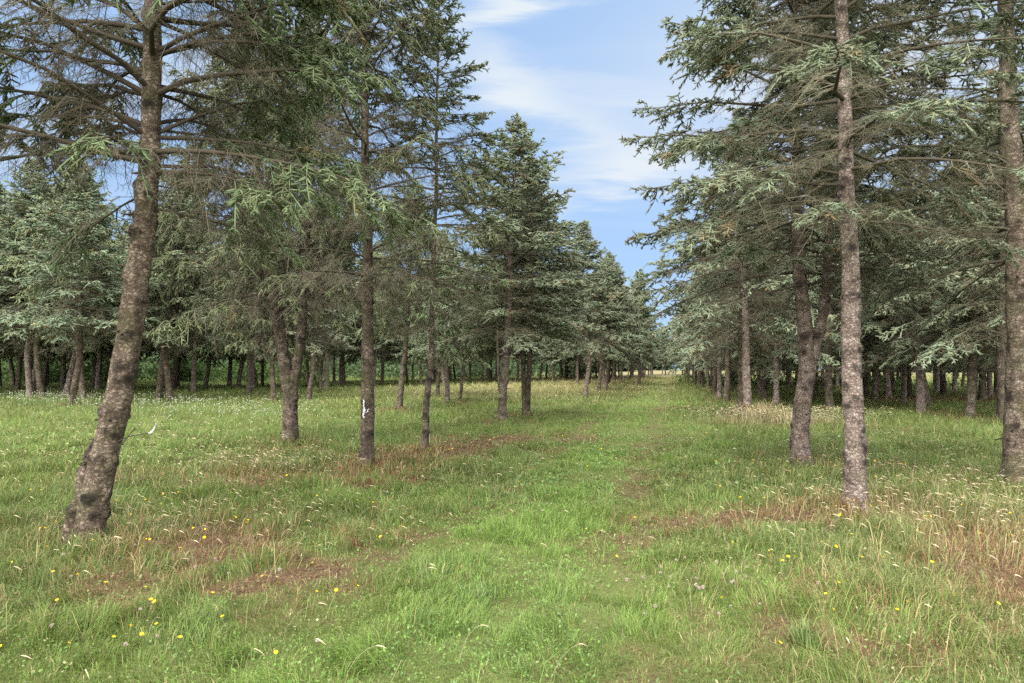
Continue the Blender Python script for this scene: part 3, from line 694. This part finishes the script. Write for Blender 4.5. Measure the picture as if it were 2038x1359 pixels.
# ------------------------------------------------------------------ grass
grng = np.random.default_rng(3)
def sample(y0, y1, dens, n_extra=1.0):
    """points in the wedge the camera could see, plus a margin"""
    area = .80 * (y1 ** 2 - y0 ** 2) + 3 * (y1 - y0)
    n = int(area * dens)
    y = np.sqrt(grng.random(n) * (y1 ** 2 - y0 ** 2) + y0 ** 2); x = (grng.random(n) * 2 - 1) * (.80 * y + 1.5)
    return x, y
def grasscol(x, y, n):
    L = lush(x, y); S = straw(x, y); Dd = dirt(x, y)
    big = fbm(x * .9 + 50, y * .9 + 20, 3); r = grng.random(n)
    g0 = np.array([.098, .130, .030]); g1 = np.array([.150, .242, .048]); g2 = np.array([.225, .258, .080]); dr = np.array([.33, .28, .14]); bl = np.array([.11, .155, .065]); br = np.array([.20, .115, .055])
    t = np.clip(.18 + .8 * L + (big - .5) * 1.7 + grng.normal(size=n) * .22, 0, 1)[:, None]
    c = g0 * (1 - t) + g1 * t
    k = (grng.random(n) < .25)[:, None]; c = np.where(k, c * .5 + g2 * .5, c)
    k = (grng.random(n) < .18 + .3 * (fbm(x * .6, y * .6 + 70, 2) > .55))[:, None]; c = np.where(k, c * .45 + bl * .55, c)
    p = np.clip(.09 + .65 * S + .30 * Dd - .08 * L, 0, .9); k = (grng.random(n) < p)[:, None]; c = np.where(k, dr * (.6 + .6 * grng.random(n))[:, None], c)
    k = (grng.random(n) < Dd * .6)[:, None]; c = np.where(k, br * (.6 + .7 * grng.random(n))[:, None], c)
    return c
GB = MB()
def blades(x, y, h, w, lean, col, segs=2, zoff=0):
    n = len(x)
    z = height(x, y) - .01 + zoff
    az = fbm(x * 2.3 + 61, y * 2.3 + 9, 2) * 18 + grng.normal(size=n) * .9; fz = grng.random(n) * 3.1416
    d = np.stack([np.cos(az), np.sin(az)], -1); s = np.stack([np.cos(fz), np.sin(fz)], -1) * (w / 2)[:, None]
    B = np.stack([x, y, z], -1)
    def pt(t, lf):
        return B + np.concatenate([d * (lean * lf)[:, None], (h * t)[:, None]], -1)
    s3 = np.concatenate([s, np.zeros((n, 1))], -1)
    tip = pt(.92 - .25 * np.minimum(lean / np.maximum(h, .01), 1.2), 1.0)
    if segs == 2:
        m = pt(.62, .38)
        v = np.stack([B - s3, B + s3, m - s3 * .8, m + s3 * .8, tip], 1)
        f = np.array([[0, 1, 3], [0, 3, 2], [2, 3, 4]])
    else:
        v = np.stack([B - s3, B + s3, tip], 1); f = np.array([[0, 1, 2]])
    k = v.shape[1]
    F = (np.arange(n) * k)[:, None, None] + f[None]
    shade = np.array([.75, .75, 1, 1, 1.12]) if k == 5 else np.array([.8, .8, 1.1])
    cc = np.concatenate([np.repeat(col[:, None], k, 1) * np.ones((1, k, 1)), np.ones((n, k, 1))], -1)
    GB.add(v.reshape(-1, 3), F.reshape(-1, 3), cc.reshape(-1, 4))
def band(y0, y1, dens, h0, h1, w, segs):
    x, y = sample(y0, y1, dens)
    Dd = dirt(x, y); k = grng.random(len(x)) > Dd * .62; x, y = x[k], y[k]
    n = len(x); Dd = Dd[k]
    cl = fbm(x * 2.6 + 11, y * 2.6, 3); tuft = sstep(.46, .66, cl)
    S = straw(x, y)
    h = (h0 + (h1 - h0) * grng.random(n) ** 2) * (.52 + 1.0 * tuft + .6 * S) * (1 - .45 * Dd) * (1 - .45 * np.clip(ride(x, y), 0, 1)) * (1 - .42 * lush(x, y))
    blades(x, y, h, w * grng.uniform(.6, 1.3, n), h * grng.uniform(.15, 1.1, n), grasscol(x, y, n), segs)
band(2.3, 5.0, 9500, .035, .19, .0042, 2)
band(5.0, 8.0, 5200, .04, .20, .0058, 2)
band(8, 14, 2100, .05, .20, .009, 2)
band(14, 26, 620, .06, .22, .016, 1)
band(26, 48, 190, .08, .28, .032, 1)
band(48, 100, 42, .10, .32, .07, 1)
# sparse long blades standing above the turf
for (y0, y1, de, ww) in ((2.3, 6, 330, .0045), (6, 12, 150, .007), (12, 24, 40, .013)):
    x, y = sample(y0, y1, de); o_ = off(x, y); rough = np.clip(.0 + sstep(-3.6, -5.2, o_) + sstep(.2, 1.6, o_) + .08, 0, 1); k = (fbm(x * 1.7 + 8, y * 1.7 + 3, 3) > .48) & (grng.random(len(x)) < rough); x, y = x[k], y[k]; n = len(x)
    h = grng.uniform(.14, .34, n); blades(x, y, h, np.full(n, ww), h * grng.uniform(.2, 1.1, n), grasscol(x, y, n) * 1.1, 2)
# fallen needles, dead stems and crumbs on the worn soil
for (y0, y1, de, ww) in ((2.3, 7, 3200, .005), (7, 15, 1300, .009), (15, 28, 260, .018)):
    x, y = sample(y0, y1, de); k = grng.random(len(x)) < dirt(x, y) * 1.1; x, y = x[k], y[k]; n = len(x)
    c = np.where((grng.random(n) < .35)[:, None], np.array([.26, .19, .11]), np.array([.10, .066, .04])) * grng.uniform(.5, 1.4, n)[:, None]
    blades(x, y, grng.uniform(.006, .035, n), ww * grng.uniform(.6, 2.2, n), grng.uniform(.02, .09, n), c, 1, .008)
# uncut grass round the feet of the near trunks
for (a_, b_) in NEAR_TREES:
    n = 420 if b_ < 16 else 160
    q = grng.random(n) * 6.283; rr = .12 + .4 * grng.random(n) ** 1.5; x = a_ + rr * np.cos(q); y = b_ + rr * np.sin(q); h = grng.uniform(.08, .26, n)
    blades(x, y, h, np.full(n, .004 + .0006 * b_), h * grng.uniform(.2, 1, n), grasscol(x, y, n), 2)
# low clover and herb leaves between the blades
def leaves(y0, y1, dens, size):
    x, y = sample(y0, y1, dens); k = (fbm(x * 1.3 + 5, y * 1.3 + 33, 3) > .47) & (grng.random(len(x)) > dirt(x, y) * .6); x, y = x[k], y[k]; n = len(x)
    z = height(x, y) + grng.uniform(.01, .07, n); C = np.stack([x, y, z], -1)
    a = grng.random(n) * 6.283; tl = grng.normal(size=n) * .45
    d = np.stack([np.cos(a), np.sin(a), tl], -1); s = np.stack([-np.sin(a), np.cos(a), grng.normal(size=n) * .35], -1)
    L = size * grng.uniform(.6, 1.4, n)[:, None]
    v = np.stack([C, C + d * L * .5 + s * L * .36, C + d * L, C + d * L * .5 - s * L * .36], 1)
    F = (np.arange(n) * 4)[:, None, None] + np.array([[0, 1, 2], [0, 2, 3]])[None]
    col = grasscol(x, y, n) * np.array([.8, .95, .95])
    GB.add(v.reshape(-1, 3), F.reshape(-1, 3), np.concatenate([np.repeat(col, 4, 0), np.ones((n * 4, 1))], -1))
leaves(2.3, 5, 800, .017); leaves(5, 9, 420, .022); leaves(9, 16, 250, .04)
tag(obj('grass', GB.mesh('grass', [VCOL])), 'mixed short grass and clover covering the ride and meadow', None, None, 'stuff')
# seed heads: bent straw stalks
SB = MB()
def seedgrass(x, y, hh, rr):
    n = len(x); z = height(x, y); az = grng.normal(size=n) * .8 + .3
    d = np.stack([np.cos(az), np.sin(az)], -1); h = hh * grng.uniform(.6, 1.2, n); ln = h * grng.uniform(.25, .75, n)
    t = np.array([0, .3, .6, .85, 1.0])
    P = np.zeros((n, 5, 3)); P[..., 0] = x[:, None] + d[:, :1] * ln[:, None] * t ** 2; P[..., 1] = y[:, None] + d[:, 1:] * ln[:, None] * t ** 2
    P[..., 2] = z[:, None] + h[:, None] * (t - .22 * t ** 4)
    col = np.array([.42, .35, .23]) * grng.uniform(.65, 1.15, n)[:, None]; gcol = np.where((grng.random(n) < .5)[:, None], np.array([.17, .19, .07]), col * .8)
    tubes(P, np.tile(np.array([1, .9, .8, .7, .5]) * .0011 * rr, (n, 1)), 3, SB, np.concatenate([gcol, np.ones((n, 1))], 1))
    hd = grng.uniform(.035, .07, n)
    A_ = P[:, 4]; T_ = norm(P[:, 4] - P[:, 3] + np.array([0, 0, -.012])); q = np.array([0, .25, .6, 1.0])
    Hp = A_[:, None] + T_[:, None] * (hd[:, None] * q)[..., None]; Hp[..., 2] -= (hd[:, None] * .35) * q ** 2
    tubes(Hp, np.tile(np.array([.4, 1, .85, .15]) * .0038 * rr, (n, 1)) * grng.uniform(.6, 1.1, n)[:, None], 5, SB, np.concatenate([np.minimum(col * 1.25, .7), np.ones((n, 1))], 1))
def sg(cx, cy, sx, sy, n, hh=.34, rr=1.0):
    x = cx + grng.normal(size=n) * sx; y = cy + grng.normal(size=n) * sy; k = y > 2.4; seedgrass(x[k], y[k], hh, rr)
sg(5.2, 8.1, 1.2, 1.3, 300, .40); sg(4.4, 6.6, 1.0, .8, 190, .36); sg(3.6, 5.3, 1.2, .9, 70, .30); sg(-3.5, 6.1, .9, .7, 60, .28); sg(-2.9, 6.9, .8, .6, 70, .28); sg(-4.3, 10.9, .7, .5, 170, .32, 1.2)
sg(7.2, 18.8, 1.3, .8, 700, .55, 2.0); sg(-5, 12.5, 3, 1.8, 160, .30, 1.3); sg(3.9, 7.3, .6, .6, 40, .34); sg(6.2, 12, 1.5, 2, 160, .35, 1.4); sg(-7, 17, 3.5, 3, 300, .32, 1.8)
x, y = sample(24, 46, 2.6); k = grng.random(len(x)) < straw(x, y) + .05; seedgrass(x[k], y[k], .42, 3.6)
x, y = sample(3, 12, 2.0); seedgrass(x, y, .26, 1.0)
tag(obj('seeding_grass', SB.mesh('seeding_grass', [VDRY])), 'bent straw coloured grass stalks with feathery seed heads', None, None, 'stuff')
# white umbels in the far meadow
UB = MB()
n = 1000; x = grng.uniform(-24, -6, n); y = 19 + (-(x + 6)) * .62 + grng.normal(size=n) * 2.0 + 1; z = height(x, y) + grng.uniform(.22, .5, n)
C_ = np.stack([x, y, z], -1)
needles(C_, np.tile(np.array([[0, 0, 1.]]), (n, 1)), np.full(n, .012), 6, .04, .026, UB, np.tile(np.array([[.50, .50, .42, 1]]), (n, 1)), grng)
tubes(np.stack([C_ - np.array([0, 0, 1]) * (z - height(x, y))[:, None], C_], 1), np.full((n, 2), .003), 3, UB, np.array([.12, .17, .06, 1]))
tag(obj('umbel_flowers', UB.mesh('umbel_flowers', [VDRY])), 'haze of tiny white umbel flowers across the shaded meadow edge', None, None, 'stuff')
# low green undergrowth in the far wood and a closing belt of trees
HB = MB()
def leafcloud(cx, cy, cz, sx, sy, sz, n, size, col):
    p = norm(grng.normal(size=(n, 3))) * (grng.random((n, 1)) ** .4) * np.array([sx, sy, sz]) + np.array([cx, cy, cz])
    p = p[p[:, 2] > .05]; n = len(p)
    d = norm(grng.normal(size=(n, 3))); s = norm(np.cross(d, grng.normal(size=(n, 3)))); L = size * grng.uniform(.5, 1.5, n)[:, None]
    v = np.stack([p - s * L * .4, p + s * L * .4, p + d * L], 1)
    cc = np.array(col) * grng.uniform(.6, 1.5, n)[:, None]
    HB.add(v.reshape(-1, 3), np.arange(n * 3).reshape(-1, 3), np.concatenate([np.repeat(cc, 3, 0), np.ones((n * 3, 1))], -1))
for i in range(46):
    x = grng.uniform(-62, -20); y = 50 + (x + 62) * .35 + grng.uniform(0, 16); leafcloud(x, y, .9, 2.4, 2.0, grng.uniform(1.2, 2.6), 900, .22, (.06, .10, .025))
for i in range(80):
    y = grng.uniform(82, 104); x = grng.uniform(-82, .24 * y - 13); leafcloud(x, y, .9, 3.2, 2.0, grng.uniform(1.4, 2.8), 420, .36, (.05, .08, .03))
for i in range(26):
    x = grng.uniform(14, 34); y = 46 + grng.uniform(0, 22); leafcloud(x, y, .3, 1.2, 1.0, grng.uniform(.5, 1.1), 260, .16, (.075, .13, .03))
tag(obj('undergrowth', HB.mesh('undergrowth', [VCOL])), 'low green undergrowth growing between the far trunks', None, None, 'stuff')
HB = MB()
for i in range(150):
    a = grng.uniform(-52, 52); r = grng.uniform(190, 215); h = grng.uniform(6, 11)
    if 10 < a < 24 : r += 40
    leafcloud(r * math.sin(RAD(a)), r * math.cos(RAD(a)), h * .45, 6, 5, h * .55, 700, 1.1, (.05, .075, .04))
tag(obj('distant_woodland', HB.mesh('distant_woodland', [VCOL])), 'dark belt of distant trees beyond the straw coloured field', None, None, 'stuff')
print('ground cover', round(time.time() - T0, 1))

# ------------------------------------------------------------------ flowers, countable
def flower_mesh(col, kind):
    mb = MB(); r = np.random.default_rng(1)
    tubes(np.array([[[0, 0, -.16], [.006, .003, -.08], [0, 0, 0]]]), np.array([[.0013, .0012, .001]]), 4, mb, (.10, .15, .04, 1))
    if kind == 'cup':
        for i in range(6):
            a = i * 1.047; b = a + 1.0
            for (r0, z0, r1, z1) in ((.0, .0, .008, .004), (.008, .004, .0135, .0075)):
                v = [(r0 * math.cos(a), r0 * math.sin(a), z0), (r0 * math.cos(b), r0 * math.sin(b), z0), (r1 * math.cos(b - .12), r1 * math.sin(b - .12), z1), (r1 * math.cos(a + .12), r1 * math.sin(a + .12), z1)]
                mb.add(v, [(0, 1, 2), (0, 2, 3)], (*col, 1))
    else:
        n = 60; d = norm(r.normal(size=(n, 3))); d[:, 2] = np.abs(d[:, 2]) - .25
        needles(d * .003, norm(d), np.full(n, .002), 2, .011, .006, mb, np.tile(np.array([[*col, 1.]]), (n, 1)) * r.uniform(.75, 1.1, (n, 1)), r)
    return mb.mesh('flower', [VDRY])
YEL = flower_mesh((.78, .50, .012), 'cup'); WHT = flower_mesh((.46, .38, .36), 'ball')
def flowers(me, name, spots, label, cat, group, zlo, zhi, smax=1.05):
    for (x, y) in spots:
        o = obj(name, me, None, (x, y, float(height(np.array([x]), np.array([y]))[0]) + grng.uniform(zlo, zhi)))
        o.rotation_euler = (grng.normal() * .35 - .25, grng.normal() * .35, grng.random() * 6.28); o.scale = (grng.uniform(.62, smax),) * 3
        tag(o, label, cat, group)
def spots(n, cx, cy, sx, sy):
    r = np.stack([cx + grng.normal(size=n) * sx, cy + grng.normal(size=n) * sy], -1); return [tuple(map(float, p)) for p in r if p[1] > 3.3]
flowers(YEL, 'buttercup', spots(70, -4.0, 6.4, 1.3, 1.0) + spots(26, -2.0, 4.6, .8, .7), 'small yellow meadow flower near the foot of the leaning tree', 'flower', 'yellow flowers round the leaning tree', .09, .19)
flowers(YEL, 'buttercup', spots(60, 3.5, 6.2, 1.3, 1.2) + spots(16, 2.6, 4.4, .9, .6), 'small yellow meadow flower in the long grass in front of the plantation', 'flower', 'yellow flowers before the plantation', .09, .19)
flowers(YEL, 'buttercup', spots(36, .2, 13.5, 1.8, 2.2) + spots(22, 4.6, 10.4, .7, .8), 'small yellow flower dotted along the ride farther from the viewer', 'flower', 'yellow flowers along the ride', .09, .19, 1.5)
flowers(WHT, 'clover_flower', spots(26, 1.35, 4.9, .35, .35) + spots(10, -.4, 7.2, .8, .9), 'pinkish white clover head low in the short turf of the ride', 'flower', 'clover heads in the ride', .05, .10)
flowers(WHT, 'clover_flower', spots(14, -3.2, 5.2, .9, .6) + spots(6, -1.8, 4.2, .6, .4), 'pinkish white clover head in rough grass before the leaning tree', 'flower', 'clover heads before the leaning tree', .06, .13)

# coarse tufts
def tuft(name, x, y, h, n, w, col, label, spread=.06, lean=.8):
    r = np.random.default_rng(int(abs(x * 100) + y * 10)); mb = MB()
    a = r.random(n) * 6.283; hh = h * r.uniform(.5, 1.1, n); ln = hh * r.uniform(.15, lean, n)
    t = np.array([0, .35, .7, 1.0]); d = np.stack([np.cos(a), np.sin(a)], -1); b = r.normal(size=(n, 2)) * spread
    P = np.zeros((n, 4, 3)); P[..., :2] = b[:, None] + d[:, None] * (ln[:, None] * t ** 2)[..., None]; P[..., 2] = hh[:, None] * (t - .3 * t ** 3 * (ln / hh)[:, None])
    s = np.stack([-np.sin(a), np.cos(a), 0 * a], -1) * w / 2
    k = np.array([.7, 1, .75, .06]); V = np.stack([P - s[:, None] * k[None, :, None], P + s[:, None] * k[None, :, None]], 2).reshape(n, 8, 3)
    f = np.array([[0, 1, 3], [0, 3, 2], [2, 3, 5], [2, 5, 4], [4, 5, 7], [4, 7, 6]])
    cc = np.array(col) * r.uniform(.7, 1.25, (n, 1)); cc = np.concatenate([np.repeat(cc, 8, 0), np.ones((n * 8, 1))], -1)
    mb.add(V.reshape(-1, 3), ((np.arange(n) * 8)[:, None, None] + f[None]).reshape(-1, 3), cc)
    o = obj(name, mb.mesh(name, [VCOL]), None, (x, y, float(height(np.array([x]), np.array([y]))[0]) - .01))
    tag(o, label, 'grass tuft'); return o
tuft('grass_tuft', 1.68, 3.95, .20, 110, .007, (.15, .205, .065), 'pale green broad-bladed tuft at the lower edge of the turf', .05)
tuft('grass_tuft', -.25, 4.7, .16, 90, .006, (.15, .24, .09), 'fresh green tuft standing in the short turf of the ride', .05)
tuft('grass_tuft', -3.55, 5.75, .24, 70, .007, (.13, .18, .06), 'long-bladed tuft growing at the foot of the leaning trunk', .08)
tuft('grass_tuft', 7.12, 19.3, .75, 220, .02, (.36, .30, .17), 'dry straw tuft arching at the foot of the dark-blotched pale trunk', .25, 1.2)
tuft('grass_tuft', 7.9, 18.9, .5, 200, .02, (.38, .32, .19), 'low mat of dry straw grass between the dark-blotched and crooked trunks', .4, 1.4)

# ------------------------------------------------------------------ sky, sun, camera
SUN_AZ, SUN_EL = 212, 50            # degrees from straight ahead towards the right, above the horizon
w = bpy.data.worlds.new('World'); scene.world = w; w.use_nodes = True; nt = w.node_tree; nt.nodes.clear(); lk = nt.links
sky = N(nt, 'ShaderNodeTexSky', sky_type='NISHITA'); sky.sun_disc = False; sky.sun_elevation = RAD(SUN_EL); sky.sun_rotation = RAD(SUN_AZ)
sky.air_density = 1.0; sky.dust_density = 1.2; sky.ozone_density = 1.6
tc = N(nt, 'ShaderNodeTexCoord'); sx = N(nt, 'ShaderNodeSeparateXYZ'); lk.new(tc.outputs['Generated'], sx.inputs[0])
zp = math_(nt, 'ADD', math_(nt, 'MAXIMUM', sx.outputs[2], 0.0), .12)
cx = math_(nt, 'DIVIDE', sx.outputs[0], zp); cy = math_(nt, 'DIVIDE', sx.outputs[1], zp)
cv = N(nt, 'ShaderNodeCombineXYZ'); lk.new(cx, cv.inputs[0]); lk.new(cy, cv.inputs[1])
mp = N(nt, 'ShaderNodeMapping'); mp.inputs['Rotation'].default_value = (0, 0, RAD(-32)); mp.inputs['Scale'].default_value = (.55, 1.5, 1); mp.inputs['Location'].default_value = (3.1, 1.7, 0); lk.new(cv.outputs[0], mp.inputs[0])
c1 = noise(nt, mp.outputs[0], .8, 8, .58, .6)
c2 = noise(nt, mp.outputs[0], 4.5, 6, .6, .4)
# wisps of cirrus lying in given directions of the sky: u = x / y, v = z / y
yd = math_(nt, 'MAXIMUM', sx.outputs[1], .05); uu = math_(nt, 'DIVIDE', sx.outputs[0], yd); vv = math_(nt, 'DIVIDE', sx.outputs[2], yd)
wob = math_(nt, 'MULTIPLY', math_(nt, 'SUBTRACT', c2.outputs['Fac'], .5), .16)
def wisp(u0, v0, ang, la, lb, amp):
    ca, sa = math.cos(RAD(ang)), math.sin(RAD(ang))
    du = math_(nt, 'SUBTRACT', uu, u0); dv = math_(nt, 'ADD', math_(nt, 'SUBTRACT', vv, v0), wob)
    p = math_(nt, 'MULTIPLY_ADD', du, ca / la, math_(nt, 'MULTIPLY', dv, sa / la)); q = math_(nt, 'MULTIPLY_ADD', du, -sa / lb, math_(nt, 'MULTIPLY', dv, ca / lb))
    e = math_(nt, 'ADD', math_(nt, 'MULTIPLY', p, p), math_(nt, 'MULTIPLY', q, q))
    return math_(nt, 'MULTIPLY', math_(nt, 'POWER', 2.718, math_(nt, 'MULTIPLY', e, -1)), amp)
tot = wisp(.02, .545, 18, .16, .022, 1.0)
for a_ in ((.14, .34, -25, .20, .04, .5), (.13, .28, 12, .12, .03, .6), (.19, .40, -8, .2, .02, .25), (-.02, .43, -38, .12, .03, .5), (.5, .45, 8, .35, .16, .9), (-.5, .42, 20, .4, .06, .5), (-.9, .6, 10, .4, .1, .6)):
    tot = math_(nt, 'ADD', tot, wisp(*a_))
front = math_(nt, 'GREATER_THAN', sx.outputs[1], .06)
tot = math_(nt, 'MULTIPLY', tot, front)
veil = N(nt, 'ShaderNodeMapRange', interpolation_type='SMOOTHSTEP'); veil.inputs['From Min'].default_value = .42; veil.inputs['From Max'].default_value = .72; lk.new(c1.outputs['Fac'], veil.inputs[0])
# unseen bright cloud overhead and behind, added to light the trees; clear ahead
hi = N(nt, 'ShaderNodeMapRange', interpolation_type='SMOOTHSTEP'); hi.inputs['From Min'].default_value = .50; hi.inputs['From Max'].default_value = .80; lk.new(sx.outputs[2], hi.inputs[0])
back = N(nt, 'ShaderNodeMapRange', interpolation_type='SMOOTHSTEP'); back.inputs['From Min'].default_value = .02; back.inputs['From Max'].default_value = .35
lk.new(math_(nt, 'MULTIPLY', sx.outputs[1], -1.0), back.inputs[0])
bright = math_(nt, 'MAXIMUM', hi.outputs[0], back.outputs[0])
fine = math_(nt, 'MULTIPLY_ADD', c2.outputs['Fac'], 1.0, .45)
mask = math_(nt, 'MULTIPLY_ADD', tot, fine, math_(nt, 'MULTIPLY', math_(nt, 'MAXIMUM', veil.outputs[0], math_(nt, 'MULTIPLY', bright, .75)), math_(nt, 'MULTIPLY_ADD', bright, .75, .18)), clamp=True)
bg = N(nt, 'ShaderNodeBackground'); bg.inputs['Strength'].default_value = .05
cloudc = N(nt, 'ShaderNodeMix', data_type='RGBA'); lk.new(bright, cloudc.inputs[0]); cloudc.inputs[6].default_value = (5.3, 5.8, 6.3, 1); cloudc.inputs[7].default_value = (40, 39.2, 37.8, 1)
skyc = mixc(nt, .8, sky.outputs[0], (2.75, 4.3, 6.8))
lk.new(mixc(nt, mask, skyc, cloudc.outputs[2]), bg.inputs['Color'])
ow = N(nt, 'ShaderNodeOutputWorld'); lk.new(bg.outputs[0], ow.inputs[0])
sd = bpy.data.lights.new('sun', 'SUN'); sd.energy = 2.8; sd.angle = RAD(50); sd.color = (1, .95, .87)
so = link(bpy.data.objects.new('sun', sd)); so.rotation_euler = (RAD(90 - SUN_EL), 0, RAD(-SUN_AZ) + math.pi)
so.location = (20, 10, 30)
cd = bpy.data.cameras.new('camera'); cam = link(bpy.data.objects.new('camera', cd)); cam.location = (0, 0, 1.6); cam.rotation_euler = (RAD(92.04), 0, 0)
cd.lens = 24.0; cd.sensor_width = 36; cd.clip_end = 3000; cd.clip_start = .05
scene.camera = cam
vs = scene.view_settings; vs.view_transform = 'Standard'; vs.look = 'None'; vs.exposure = 1.6; vs.gamma = 1
scene.render.engine = 'CYCLES'
cy_ = scene.cycles; cy_.max_bounces = 6; cy_.diffuse_bounces = 4; cy_.glossy_bounces = 1; cy_.transmission_bounces = 3; cy_.transparent_max_bounces = 4
cy_.use_denoising = False; cy_.use_adaptive_sampling = False; cy_.caustics_reflective = False; cy_.caustics_refractive = False
cy_.sample_clamp_indirect = 6
print('done', round(time.time() - T0, 1))
